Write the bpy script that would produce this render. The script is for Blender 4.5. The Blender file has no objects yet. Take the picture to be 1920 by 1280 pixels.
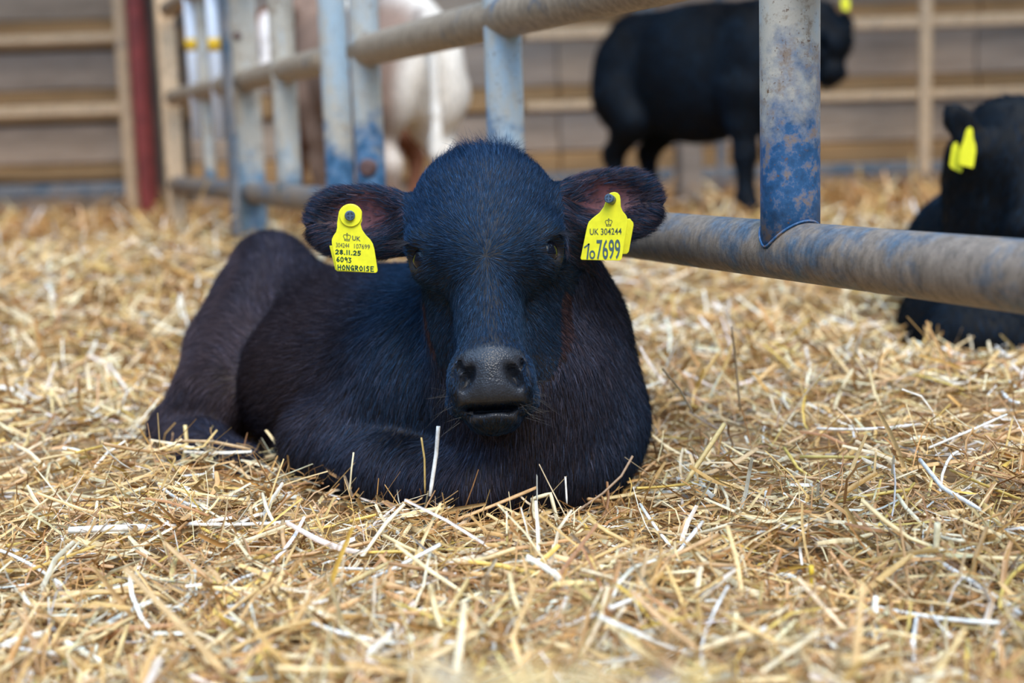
import bpy, math, random
import numpy as np
from mathutils import Matrix, Vector

random.seed(7)
RNG = np.random.default_rng(11)
scene = bpy.context.scene
COL = scene.collection

# ------------------------------------------------------------------ camera
F = 2600.0                      # focal length in pixels of the 1920x1280 frame
HC = 0.47                       # lens height above the straw
PITCH = math.radians(8.3)
ROLL = -0.032
RCAM = (Matrix.Rotation(math.pi / 2 - PITCH, 3, 'X') @ Matrix.Rotation(ROLL, 3, 'Z'))
cam_data = bpy.data.cameras.new('camera')
cam = bpy.data.objects.new('camera', cam_data)
COL.objects.link(cam)
cam.matrix_world = Matrix.Translation((0, 0, HC)) @ RCAM.to_4x4()
cam_data.sensor_width = 36.0
cam_data.lens = F / 1920.0 * 36.0
cam_data.clip_start = 0.02
cam_data.clip_end = 100
cam_data.dof.use_dof = True
cam_data.dof.focus_distance = 1.70
cam_data.dof.aperture_fstop = 2.6
scene.camera = cam

# ------------------------------------------------------------------ sky, sun, exposure
world = bpy.data.worlds.new('world')
scene.world = world
world.use_nodes = True
bg = world.node_tree.nodes['Background']
bg.inputs['Color'].default_value = (0.40, 0.65, 1.0, 1)
bg.inputs['Strength'].default_value = 1.35
sun_d = bpy.data.lights.new('sun', 'SUN')
sun_d.energy = 1.5
sun_d.angle = math.radians(35)
sun_d.color = (1.0, 0.84, 0.62)
sun = bpy.data.objects.new('sun', sun_d)
COL.objects.link(sun)
sun.rotation_euler = (math.radians(38), math.radians(14), 0)
scene.view_settings.view_transform = 'Standard'
scene.view_settings.look = 'None'
scene.view_settings.exposure = 1.25
scene.view_settings.gamma = 1.0
scene.view_settings.use_curve_mapping = False


# ------------------------------------------------------------------ helpers
def ray(px, py):
    d = RCAM @ Vector(((px - 960) / F, (640 - py) / F, -1))
    return d


def P(px, py, y):
    """the point of the place seen at a pixel, at distance y from the lens"""
    d = ray(px, py)
    return Vector((0, 0, HC)) + d * (y / d.y)


def Pz(px, py, z):
    d = ray(px, py)
    return Vector((0, 0, HC)) + d * ((z - HC) / d.z)


def tag(o, label=None, cat=None, group=None, kind=None):
    if label: o['label'] = label
    if cat: o['category'] = cat
    if group: o['group'] = group
    if kind: o['kind'] = kind
    return o


def empty(name, loc=(0, 0, 0)):
    o = bpy.data.objects.new(name, None)
    o.empty_display_size = 0.05
    o.location = loc
    COL.objects.link(o)
    return o


def link(name, me, parent=None, mat=None):
    o = bpy.data.objects.new(name, me)
    COL.objects.link(o)
    if mat is not None:
        me.materials.clear()
        me.materials.append(mat)
    if parent is not None:
        o.parent = parent
        o.matrix_parent_inverse = Matrix.Translation(-Vector(parent.location))
    return o


class MB:
    """collects shapes of ONE piece"""
    def __init__(s):
        s.v = []; s.f = []

    def add(s, v, f):
        n = len(s.v)
        s.v += [tuple(p) for p in v]
        s.f += [tuple(i + n for i in q) for q in f]
        return s

    def box(s, c, size, rz=0.0, bev=0.0):
        hx, hy, hz = size[0] / 2, size[1] / 2, size[2] / 2
        M = Matrix.Rotation(rz, 3, 'Z')
        c = Vector(c)
        b = min(bev, hx * .9, hz * .9, hy * .9)
        if b <= 0:
            v = [(x, y, z) for z in (-hz, hz) for y in (-hy, hy) for x in (-hx, hx)]
            f = [(0, 2, 3, 1), (4, 5, 7, 6), (0, 1, 5, 4), (2, 6, 7, 3), (0, 4, 6, 2), (1, 3, 7, 5)]
        else:
            v = []
            ring = [(-hx, -hz + b), (-hx, hz - b), (-hx + b, hz), (hx - b, hz), (hx, hz - b), (hx, -hz + b), (hx - b, -hz), (-hx + b, -hz)]
            ins = lambda x, z, k: (x * (1 - k / hx), z * (1 - k / hz))
            for y, k in ((-hy, b), (-hy + b, 0), (hy - b, 0), (hy, b)):
                for (x, z) in ring:
                    xx, zz = ins(x, z, k)
                    v.append((xx, y, zz))
            f = [tuple(range(8))[::-1], tuple(range(24, 32))]
            for r in range(3):
                for i in range(8):
                    j = (i + 1) % 8
                    f.append((r * 8 + i, r * 8 + j, r * 8 + 8 + j, r * 8 + 8 + i))
        return s.add([c + M @ Vector(p) for p in v], f)

    def tube(s, pts, r, seg=20, cap=True):
        pts = [Vector(p) for p in pts]
        rr = r if isinstance(r, (list, tuple)) else [r] * len(pts)
        n0 = None
        v = []
        for i, p in enumerate(pts):
            a = pts[max(i - 1, 0)]; b = pts[min(i + 1, len(pts) - 1)]
            t = (b - a).normalized()
            if n0 is None:
                up = Vector((0, 0, 1)) if abs(t.z) < .9 else Vector((1, 0, 0))
                n0 = t.cross(up).normalized()
            n0 = (n0 - t * n0.dot(t)).normalized()
            m = t.cross(n0)
            for k in range(seg):
                an = 2 * math.pi * k / seg
                v.append(p + (n0 * math.cos(an) + m * math.sin(an)) * rr[i])
        f = []
        for i in range(len(pts) - 1):
            for k in range(seg):
                l = (k + 1) % seg
                f.append((i * seg + k, i * seg + l, (i + 1) * seg + l, (i + 1) * seg + k))
        if cap:
            f.append(tuple(range(seg))[::-1])
            f.append(tuple(range((len(pts) - 1) * seg, len(pts) * seg)))
        return s.add(v, f)

    def prism(s, poly, d):
        """poly: list of 3D points, pushed by the vector d"""
        n = len(poly); d = Vector(d)
        v = [Vector(p) for p in poly] + [Vector(p) + d for p in poly]
        f = [tuple(range(n)), tuple(range(n, 2 * n))[::-1]]
        for i in range(n):
            j = (i + 1) % n
            f.append((i, i + n, j + n, j))
        return s.add(v, f)

    def build(s, name, mat, parent=None, smooth=False):
        me = bpy.data.meshes.new(name)
        me.from_pydata([tuple(p) for p in s.v], [], s.f)
        me.update()
        if smooth:
            me.polygons.foreach_set('use_smooth', [len(p.vertices) == 4 for p in me.polygons])
        return link(name, me, parent, mat)


def np_mesh(name, V, Q):
    """mesh from numpy arrays; Q is (n,3) or (n,4)"""
    me = bpy.data.meshes.new(name)
    V = np.asarray(V, dtype=np.float32); Q = np.asarray(Q, dtype=np.int32)
    me.vertices.add(len(V)); me.vertices.foreach_set('co', V.ravel())
    k = Q.shape[1]
    me.loops.add(Q.size); me.loops.foreach_set('vertex_index', Q.ravel())
    me.polygons.add(len(Q))
    me.polygons.foreach_set('loop_start', np.arange(0, Q.size, k, dtype=np.int32))
    me.polygons.foreach_set('loop_total', np.full(len(Q), k, dtype=np.int32))
    me.update(calc_edges=True)
    return me


# ------------------------------------------------------------------ materials
def new_mat(name):
    m = bpy.data.materials.new(name)
    m.use_nodes = True
    return m, m.node_tree, m.node_tree.nodes, m.node_tree.nodes['Principled BSDF']


def ramp(nt, stops, fac, interp='LINEAR'):
    r = nt.nodes.new('ShaderNodeValToRGB')
    cr = r.color_ramp
    cr.interpolation = interp
    while len(cr.elements) < len(stops):
        cr.elements.new(0.5)
    for e, (p, c) in zip(cr.elements, stops):
        e.position = p
        e.color = (*c, 1) if len(c) == 3 else c
    nt.links.new(fac, r.inputs['Fac'])
    return r.outputs['Color']


def noise(nt, scale, detail=5, rough=.6, stretch=None, coord='Object', seed=0.0):
    tc = nt.nodes.new('ShaderNodeTexCoord')
    mp = nt.nodes.new('ShaderNodeMapping')
    mp.inputs['Location'].default_value = (seed, seed * 1.7, seed * .6)
    if stretch: mp.inputs['Scale'].default_value = stretch
    nt.links.new(tc.outputs[coord], mp.inputs['Vector'])
    n = nt.nodes.new('ShaderNodeTexNoise')
    n.inputs['Scale'].default_value = scale
    n.inputs['Detail'].default_value = detail
    n.inputs['Roughness'].default_value = rough
    nt.links.new(mp.outputs['Vector'], n.inputs['Vector'])
    return n.outputs['Fac']


def mix(nt, fac, a, b):
    m = nt.nodes.new('ShaderNodeMix'); m.data_type = 'RGBA'
    for s, v in ((m.inputs[0], fac), (m.inputs[6], a), (m.inputs[7], b)):
        if isinstance(v, (int, float)): s.default_value = v
        elif isinstance(v, tuple): s.default_value = (*v, 1)
        else: nt.links.new(v, s)
    return m.outputs[2]


def bump(nt, bsdf, h, strength=.3, dist=.002):
    b = nt.nodes.new('ShaderNodeBump')
    b.inputs['Strength'].default_value = strength
    b.inputs['Distance'].default_value = dist
    nt.links.new(h, b.inputs['Height'])
    nt.links.new(b.outputs['Normal'], bsdf.inputs['Normal'])


def plain(name, c, rough=.5, var=.15, scale=40, metal=0.0):
    m, nt, n, b = new_mat(name)
    f = noise(nt, scale)
    c0 = tuple(x * (1 - var) for x in c); c1 = tuple(min(1, x * (1 + var)) for x in c)
    nt.links.new(ramp(nt, [(.3, c0), (.7, c1)], f), b.inputs['Base Color'])
    b.inputs['Roughness'].default_value = rough
    b.inputs['Metallic'].default_value = metal
    return m


def zmask(nt, z0, z1, wob=.12, seed=0.0, scale=9):
    """0 above z1, 1 below z0 (world height, ragged edge): where paint has survived"""
    g = nt.nodes.new('ShaderNodeNewGeometry')
    sp = nt.nodes.new('ShaderNodeSeparateXYZ')
    nt.links.new(g.outputs['Position'], sp.inputs[0])
    nz = noise(nt, scale, 6, .65, seed=seed)
    a = nt.nodes.new('ShaderNodeMath'); a.operation = 'MULTIPLY_ADD'
    nt.links.new(nz, a.inputs[0]); a.inputs[1].default_value = wob * 2; a.inputs[2].default_value = -wob
    s = nt.nodes.new('ShaderNodeMath'); s.operation = 'ADD'
    nt.links.new(sp.outputs['Z'], s.inputs[0]); nt.links.new(a.outputs[0], s.inputs[1])
    mr = nt.nodes.new('ShaderNodeMapRange')
    mr.inputs['From Min'].default_value = z1; mr.inputs['From Max'].default_value = z0
    nt.links.new(s.outputs[0], mr.inputs['Value'])
    return mr.outputs['Result']


PALE = (0.40, 0.51, 0.58); DEEP = (0.022, 0.10, 0.235); CREAM = (0.52, 0.46, 0.37); RUST = (0.16, 0.085, 0.045); DIRT = (0.25, 0.165, 0.10)


def post_paint(name, z0, z1, seed, rustiness=.5, cream=.5, deepc=DEEP):
    m, nt, n, b = new_mat(name)
    n1 = noise(nt, 11, 7, .68, stretch=(1, 1, .45), seed=seed)
    n2 = noise(nt, 38, 8, .72, seed=seed + 3)
    n3 = noise(nt, 160, 6, .7, seed=seed + 5)
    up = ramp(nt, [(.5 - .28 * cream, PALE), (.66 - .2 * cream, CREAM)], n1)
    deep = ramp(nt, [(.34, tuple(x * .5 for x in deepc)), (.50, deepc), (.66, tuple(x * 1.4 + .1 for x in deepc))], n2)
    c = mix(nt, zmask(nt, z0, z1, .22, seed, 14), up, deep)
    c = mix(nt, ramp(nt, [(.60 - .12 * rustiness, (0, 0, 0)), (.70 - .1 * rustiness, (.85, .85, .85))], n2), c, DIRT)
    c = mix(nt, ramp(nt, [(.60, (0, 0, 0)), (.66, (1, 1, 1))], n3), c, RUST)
    nt.links.new(c, b.inputs['Base Color'])
    b.inputs['Roughness'].default_value = .48
    bump(nt, b, n3, .35, .0015)
    return m


def rail_paint(name, seed, blue=.4, base=(0.30, 0.225, 0.155)):
    m, nt, n, b = new_mat(name)
    n1 = noise(nt, 9, 7, .7, seed=seed)
    n2 = noise(nt, 60, 8, .75, stretch=(1.6, 1.6, .5), seed=seed + 2)
    n3 = noise(nt, 220, 5, .7, seed=seed + 4)
    d = ramp(nt, [(.3, tuple(x * .45 for x in base)), (.52, base), (.72, tuple(min(1, x * 1.5) for x in base))], n2)
    bl = ramp(nt, [(.35, (0.04, 0.06, 0.09)), (.6, (0.09, 0.15, 0.21)), (.75, (0.28, 0.35, 0.40))], n2)
    c = mix(nt, ramp(nt, [(.62 - .3 * blue, (0, 0, 0)), (.74 - .25 * blue, (1, 1, 1))], n1), d, bl)
    c = mix(nt, ramp(nt, [(.60, (0, 0, 0)), (.68, (.8, .8, .8))], n3), c, RUST)
    nt.links.new(c, b.inputs['Base Color'])
    b.inputs['Roughness'].default_value = .55
    bump(nt, b, n3, .5, .0015)
    return m


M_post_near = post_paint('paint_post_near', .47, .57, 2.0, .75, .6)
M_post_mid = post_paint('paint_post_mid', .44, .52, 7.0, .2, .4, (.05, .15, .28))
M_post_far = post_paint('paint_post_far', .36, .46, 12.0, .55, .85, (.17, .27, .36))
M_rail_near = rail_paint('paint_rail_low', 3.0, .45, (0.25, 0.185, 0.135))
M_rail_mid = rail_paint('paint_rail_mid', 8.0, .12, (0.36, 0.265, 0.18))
M_bolt = plain('rusty_bolt', (0.12, 0.06, 0.05), .6, .4, 80)


def board_mat(name, c, seed):
    m, nt, n, b = new_mat(name)
    n1 = noise(nt, 3, 7, .65, stretch=(.35, 1, 2.2), seed=seed)
    n2 = noise(nt, 22, 7, .7, stretch=(.2, 1, 1.5), seed=seed + 1)
    a = ramp(nt, [(.28, tuple(x * .62 for x in c)), (.5, c), (.75, tuple(min(1, x * 1.35) for x in c))], n1)
    d = mix(nt, ramp(nt, [(.55, (0, 0, 0)), (.75, (.6, .6, .6))], n2), a, (0.16, 0.105, 0.06))
    nt.links.new(d, b.inputs['Base Color'])
    b.inputs['Roughness'].default_value = .85
    bump(nt, b, n2, .4, .006)
    return m


M_board = [board_mat('grey_board_%d' % i, c, i * 3.1) for i, c in enumerate([(.46, .34, .25), (.42, .32, .245), (.48, .355, .255)])]
M_batten = board_mat('brown_batten', (.46, .265, .115), 9.0)
M_frame_tan = rail_paint('barrier_tan', 4.0, .1, (0.66, 0.46, 0.28))
M_frame_blue = rail_paint('barrier_blue', 14.0, .55, (0.22, 0.21, 0.21))
M_red = plain('red_oxide', (0.20, 0.028, 0.022), .6, .35, 12)
M_tube_white = plain('white_plastic', (0.80, 0.83, 0.90), .35, .06, 20)
M_band = plain('yellow_tape', (0.85, 0.50, 0.01), .4, .08, 30)
M_timber = board_mat('timber_post', (.20, .17, .15), 21.0)
M_roof = plain('unseen_roof_sheet', (0.30, 0.30, 0.30), .8, .2, 3)
M_tag = plain('yellow_tag', (0.78, 0.76, 0.025), .38, .07, 120)
M_stud = plain('blue_grey_stud', (0.05, 0.085, 0.13), .35, .2, 300)
M_stud_dark = plain('stud_recess_shade', (0.01, 0.02, 0.04), .5, .2, 300)
M_ink = plain('grey_print', (0.055, 0.085, 0.06), .5, .1, 300)
M_ink_blue = plain('blue_grey_print', (0.055, 0.105, 0.115), .5, .1, 300)
M_ink_green = plain('green_marker', (0.002, 0.075, 0.055), .5, .15, 300)
M_hoof = plain('hoof_horn', (0.03, 0.025, 0.02), .5, .3, 60)
m, nt, n, b = new_mat('eye_dark'); M_eye = m
b.inputs['Base Color'].default_value = (0.004, 0.005, 0.010, 1); b.inputs['Roughness'].default_value = .06
b.inputs['Specular IOR Level'].default_value = .3


def coat_mat(name, rough=.5, hairlike=0.0, spec=.4):
    m, nt, n, b = new_mat(name)
    at = nt.nodes.new('ShaderNodeAttribute'); at.attribute_name = 'col'
    gl = nt.nodes.new('ShaderNodeAttribute'); gl.attribute_name = 'gloss'
    n2 = noise(nt, 90, 6, .7, stretch=(1, 1, .35))
    v = ramp(nt, [(.3, (.6, .6, .6)), (.7, (1.25, 1.25, 1.25))], n2)
    mm = nt.nodes.new('ShaderNodeMix'); mm.data_type = 'RGBA'; mm.blend_type = 'MULTIPLY'; mm.inputs[0].default_value = 1
    nt.links.new(at.outputs['Color'], mm.inputs[6]); nt.links.new(v, mm.inputs[7])
    nt.links.new(mm.outputs[2], b.inputs['Base Color'])
    mr = nt.nodes.new('ShaderNodeMapRange')
    mr.inputs['To Min'].default_value = rough; mr.inputs['To Max'].default_value = .30
    nt.links.new(gl.outputs['Fac'], mr.inputs['Value'])
    nt.links.new(mr.outputs['Result'], b.inputs['Roughness'])
    b.inputs['Specular IOR Level'].default_value = spec
    vo = nt.nodes.new('ShaderNodeTexVoronoi'); vo.inputs['Scale'].default_value = 420
    tc = nt.nodes.new('ShaderNodeTexCoord'); nt.links.new(tc.outputs['Object'], vo.inputs['Vector'])
    hm = nt.nodes.new('ShaderNodeMath'); hm.operation = 'MULTIPLY'
    nt.links.new(vo.outputs['Distance'], hm.inputs[0]); nt.links.new(gl.outputs['Fac'], hm.inputs[1])
    bump(nt, b, hm.outputs[0], .55, .0012)
    return m


M_coat = coat_mat('calf_skin', .6, spec=.30)
M_coat_far = coat_mat('calf_coat_far', .65, spec=.15)


def fur_mat():
    m, nt, n, b = new_mat('calf_fur')
    at = nt.nodes.new('ShaderNodeAttribute'); at.attribute_name = 'col'
    h = nt.nodes.new('ShaderNodeBsdfHair')
    h.component = 'Reflection'
    nt.links.new(at.outputs['Color'], h.inputs['Color'])
    h.inputs['RoughnessU'].default_value = .22
    h.inputs['RoughnessV'].default_value = .75
    df = nt.nodes.new('ShaderNodeBsdfDiffuse')
    nt.links.new(mix(nt, .88, at.outputs['Color'], (0.0, 0.0, 0.0)), df.inputs['Color'])
    ad = nt.nodes.new('ShaderNodeAddShader')
    nt.links.new(h.outputs[0], ad.inputs[0]); nt.links.new(df.outputs[0], ad.inputs[1])
    nt.nodes.remove(b)
    nt.links.new(ad.outputs[0], nt.nodes['Material Output'].inputs['Surface'])
    return m


M_fur = fur_mat()


def straw_mat():
    m, nt, n, b = new_mat('straw')
    at = nt.nodes.new('ShaderNodeAttribute'); at.attribute_name = 'col'
    n2 = noise(nt, 70, 6, .7)
    v = ramp(nt, [(.3, (.62, .58, .52)), (.65, (1.1, 1.1, 1.1))], n2)
    mm = nt.nodes.new('ShaderNodeMix'); mm.data_type = 'RGBA'; mm.blend_type = 'MULTIPLY'; mm.inputs[0].default_value = 1
    nt.links.new(at.outputs['Color'], mm.inputs[6]); nt.links.new(v, mm.inputs[7])
    nt.links.new(mm.outputs[2], b.inputs['Base Color'])
    b.inputs['Roughness'].default_value = .42
    b.inputs['Specular IOR Level'].default_value = .5
    return m


M_straw = straw_mat()
m, nt, n, b = new_mat('trodden_straw'); M_floor = m
f1 = noise(nt, 30, 8, .75); f2 = noise(nt, 140, 6, .7, stretch=(1, .4, 1))
c = mix(nt, f2, ramp(nt, [(.3, (.13, .07, .025)), (.55, (.30, .17, .065)), (.75, (.48, .31, .14))], f1), (.34, .20, .085))
nt.links.new(c, b.inputs['Base Color']); b.inputs['Roughness'].default_value = .8
bump(nt, b, f2, .6, .01)


# ------------------------------------------------------------------ the straw bed: height of the surface
def smooth(a, b, x):
    t = np.clip((x - a) / (b - a), 0, 1)
    return t * t * (3 - 2 * t)


def ZS(x, y):
    x = np.asarray(x, float); y = np.asarray(y, float)
    z = .10 * smooth(2.5, 5.0, y)
    z = z + .07 * np.exp(-(((x + 1.0) / .7) ** 2 + ((y - 4.4) / 1.1) ** 2))       # banked up along the gate
    z = z + .035 * np.exp(-(((x - .75) / .35) ** 2 + ((y - 2.1) / .5) ** 2))       # bank beside the lying calf
    z = z + .030 * np.exp(-(((x + .50) / .16) ** 2 + ((y - 1.93) / .12) ** 2))      # heap over the hind foot
    z = z + .012 * np.sin(x * 7 + 1.3) * np.sin(y * 6 + .4) + .008 * np.sin(x * 17 + y * 9) + .006 * np.sin(x * 23 - y * 21 + 2)
    z = z + .29 * np.exp(-(((x - .015) / .11) ** 4 + ((y - .47) / .085) ** 2)) + .27 * np.exp(-(((x + .19) / .05) ** 2 + ((y - .47) / .07) ** 2))       # heap right under the lens
    return z


# ------------------------------------------------------------------ the setting
xs = np.linspace(-5.5, 5.5, 111); ys = np.linspace(-5.1, 9.6, 295)
gx, gy = np.meshgrid(xs, ys)
gz = ZS(gx, gy) - .022
idx = np.arange(gx.size).reshape(gx.shape)
Q = np.stack([idx[:-1, :-1], idx[:-1, 1:], idx[1:, 1:], idx[1:, :-1]], -1).reshape(-1, 4)
fl = link('floor', np_mesh('floor', np.stack([gx, gy, gz], -1).reshape(-1, 3), Q), None, M_floor)
fl.data.polygons.foreach_set('use_smooth', [True] * len(fl.data.polygons))
tag(fl, kind='structure')

YW = 9.0


def wall_z(px, py, y=YW):
    return P(px, py, y).z


wb = MB().box((0, YW + .25, 2.0), (11, .1, 4.2)).build('wall_back', plain('wall_backing', (.10, .08, .06), .9, .2, 4))  # plain dark brown backing behind the boards
tag(wb, kind='structure')
# boards and battens of the wall: rows seen between x=980 and 1140
z_rows = [(wall_z(1060, 330), wall_z(1060, 285), 'batten'), (wall_z(1060, 283), wall_z(1060, 207), 'board'), (wall_z(1060, 205), wall_z(1060, 162), 'batten'),
          (wall_z(1060, 160), wall_z(1060, 70), 'board'), (wall_z(1060, 67), wall_z(1060, 25), 'batten'), (wall_z(1060, 22), wall_z(1060, -70), 'board'),
          (wall_z(1060, -73), wall_z(1060, -115), 'batten'), (wall_z(1060, -118), wall_z(1060, -210), 'board'),
          (.02, wall_z(1060, 333), 'board')]
edges_x = [-2.05, -.95, .35, 1.72, 3.05, 4.4]
k = 0
for (za, zb, kind) in z_rows:
    for i in range(len(edges_x) - 1):
        xa, xb = edges_x[i] + .004, edges_x[i + 1] - .004
        if kind == 'board':
            MB().box(((xa + xb) / 2, YW + .12, (za + zb) / 2), (xb - xa, .05, zb - za - .006), 0, .006).build('board', M_board[k % 3], wb)
        else:
            MB().box(((xa + xb) / 2, YW + .085, (za + zb) / 2), (xb - xa, .10, zb - za), 0, .012).build('batten', M_batten, wb)
        k += 1
# left stretch of wall, seen behind the sheeted barrier
lrows = [(wall_z(120, 340, 8.8), wall_z(120, 310, 8.8), 'batten'), (wall_z(120, 308, 8.8), wall_z(120, 232, 8.8), 'board'), (wall_z(120, 226, 8.8), wall_z(120, 168, 8.8), 'batten'),
         (wall_z(120, 165, 8.8), wall_z(120, 90, 8.8), 'board'), (wall_z(120, 85, 8.8), wall_z(120, 32, 8.8), 'batten'), (wall_z(120, 29, 8.8), wall_z(120, -60, 8.8), 'board'),
         (.02, wall_z(120, 343, 8.8), 'board'), (wall_z(120, -63, 8.8), wall_z(120, -110, 8.8), 'batten')]
for (za, zb, kind) in lrows:
    for (xa, xb) in ((-4.9, -3.62), (-3.61, -2.40)):
        if kind == 'board':
            MB().box(((xa + xb) / 2, YW + .12, (za + zb) / 2), (xb - xa - .008, .05, zb - za - .006), 0, .006).build('board', M_board[k % 3], wb)
        else:
            MB().box(((xa + xb) / 2, YW + .085, (za + zb) / 2), (xb - xa, .10, zb - za), 0, .012).build('batten', M_batten, wb)
        k += 1
# unseen walls and back roof, added to steer light from above and front
M_wall = plain('unseen_wall_render', (.16, .14, .12), .9, .2, 2)
for nm, c_, sz in (('unseen_wall_left', (-5.2, 2.2, 2.05), (.12, 14.4, 4.3)), ('unseen_wall_right', (5.2, 2.2, 2.05), (.12, 14.4, 4.3)), ('unseen_wall_front', (0, -5.0, 1.2), (10.4, .12, 2.7))):
    tag(MB().box(c_, sz).build(nm, M_wall), kind='structure')
rf = MB().box((0, 7.4, 4.6), (12, 4.4, .06)).build('unseen_ceiling', M_roof)
tag(rf, kind='structure')


def upright(name, px, y, z0, z1, w, mat, parent, px2=None):
    a = P(px, 250, y)
    return MB().tube([(a.x, y, z0), (a.x, y, z1)], w / 2, 20).build(name, mat, parent, True)


# barriers standing in front of the wall
def barrier(name, label, xa, xb, y, rows, ups, mats):
    e = empty(name, ((xa + xb) / 2, y, 0))
    tag(e, label, 'barrier')
    for (zc, h, mt) in rows:
        MB().box(((xa + xb) / 2, y, zc), (xb - xa, .05, h), 0, .012).build('rail', mt, e)
    for (xc, w, z0, z1, mt) in ups:
        MB().box((xc, y - .012, (z0 + z1) / 2), (w, .06, z1 - z0), 0, .012).build('upright', mt, e)
    return e


YB = 8.55
zl = lambda py: wall_z(120, py, YB)
xL = P(238, 200, YB).x
barrier('barrier', 'tan and blue framed barrier on the wall left of the red column', -4.7, xL + .04, YB,
        [(zl(73), .055, M_frame_tan), (zl(207), .07, M_frame_tan), (zl(357), .085, M_frame_blue), (zl(-40), .06, M_frame_tan)],
        [(xL, .075, .05, 1.75, M_frame_tan), (-3.75, .06, .3, 1.75, M_frame_tan)], None)
zr = lambda py: wall_z(1700, py, YB)
barrier('barrier', 'tan and blue framed barrier on the wall behind the standing black calf', P(985, 200, YB).x, 4.3, YB,
        [(zr(42), .075, M_frame_tan), (zr(178), .055, M_frame_tan), (zr(313), .07, M_frame_blue), (zr(-80), .07, M_frame_tan)],
        [(P(1733, 150, YB).x, .075, zr(330), 1.8, M_frame_tan), (P(1352, 300, YB).x, .05, .05, 1.8, M_frame_blue), (P(1205, 5, YB).x, .14, 1.1, 1.8, M_frame_blue)], None)
# red column
a = P(262, 150, 8.4)
rc = empty('steel_column', (a.x, 8.4, 0)); tag(rc, 'dark red painted steel column at the back wall', 'column')
MB().box((a.x, 8.36, 1.6), (.085, .012, 3.4), 0, .003).build('flange', M_red, rc)
MB().box((a.x, 8.42, 1.6), (.012, .11, 3.4), 0, .003).build('web', M_red, rc)
MB().box((a.x, 8.48, 1.6), (.085, .012, 3.4), 0, .003).build('flange', M_red, rc)
# timber post in the straw behind the calf
a = P(1292, 330, 7.4)
tp = MB().box((a.x, 7.4, .28), (.125, .11, .62), .2, .012).build('timber_post', M_timber)
tag(tp, 'short grey timber post behind the legs of the standing black calf', 'post')

# ------------------------------------------------------------------ gates
GS = 1.18
GX = lambda y: .881 * GS - .411 * y
G = Vector((-.411, 1, 0)).normalized()
GA = math.atan2(-G.x, G.y)        # turn of the gate line from +Y
Z1, Z2, Z3 = HC - .124 * GS, HC + .182 * GS, HC + .488 * GS
RP = .0305 * GS


def gp(y, z, off=0.0):
    s = Vector((G.y, -G.x, 0)) * off
    return Vector((GX(y), y, z)) + s


def ypx(px):
    """distance at which the gate line crosses an image column"""
    d = ray(px, 150)
    t = d.x / d.y
    return .881 * GS / (t + .411)


def gpost(parent, y, z0, z1, r, mat, name='upright', seg=28):
    n = max(2, int((z1 - z0) / .06))
    return MB().tube([gp(y, z0 + (z1 - z0) * i / n) for i in range(n + 1)], r, seg).build(name, mat, parent, True)


y685, y945, y1480 = ypx(687), ypx(945), ypx(1481)
g1 = empty('tubular_gate', (GX(2.3), 2.3, 0)); tag(g1, 'blue tubular gate running past the right side of the lying calf', 'gate')
lin = lambda y0, y1, z, n=24: [gp(y0 + (y1 - y0) * i / n, z) for i in range(n + 1)]
MB().tube(lin(.75, y685, Z1), RP, 36).build('rail', M_rail_near, g1, True)
MB().tube(lin(1.1, y685 + .03, Z2), RP + .001, 36).build('rail', M_rail_mid, g1, True)
MB().tube(lin(1.1, y685, Z3), RP, 28).build('rail', M_rail_mid, g1, True)
gpost(g1, y1480, Z1 + .005, Z3, RP, M_post_near, seg=40)
gpost(g1, y945, Z1, Z3, RP - .002, M_post_mid)
gpost(g1, y685, Z1 - .02, Z3 + .2, RP - .001, M_post_mid)
# weld collar where the near upright meets the low rail
c0 = gp(y1480, Z1)
side = Vector((G.y, -G.x, 0))
ring = []
for i in range(41):
    an = 2 * math.pi * i / 40
    q = math.cos(an) * (RP + .001); s = math.sin(an) * (RP + .001)
    ring.append(c0 + G * q + side * s + Vector((0, 0, math.sqrt(max(0, (RP + .0015) ** 2 - s * s)) + .001)))
MB().tube(ring, .0015, 8).build('weld', M_post_near, g1, True)
bp = P(690, 314, y685 - .036)
MB().tube([bp + Vector((0, .02, 0)), bp + Vector((0, -.004, 0)), bp + Vector((0, -.010, 0))], [.021, .021, .014], 20).build('bolt', M_bolt, g1, True)

g2 = empty('tubular_gate', (GX(5.0), 5.0, 0)); tag(g2, 'worn cream and blue tubular gate farther off, beside the red column', 'gate')
y628, y532, y450, y318 = ypx(629), ypx(533), ypx(456), ypx(316)
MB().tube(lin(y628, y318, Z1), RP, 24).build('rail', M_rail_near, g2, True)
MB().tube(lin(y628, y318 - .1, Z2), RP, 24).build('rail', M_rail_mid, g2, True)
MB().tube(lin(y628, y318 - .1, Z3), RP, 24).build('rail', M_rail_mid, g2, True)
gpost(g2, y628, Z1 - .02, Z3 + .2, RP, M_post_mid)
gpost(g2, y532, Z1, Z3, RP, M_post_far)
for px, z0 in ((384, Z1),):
    gpost(g2, ypx(px), z0, Z3, .022, M_post_far)
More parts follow.
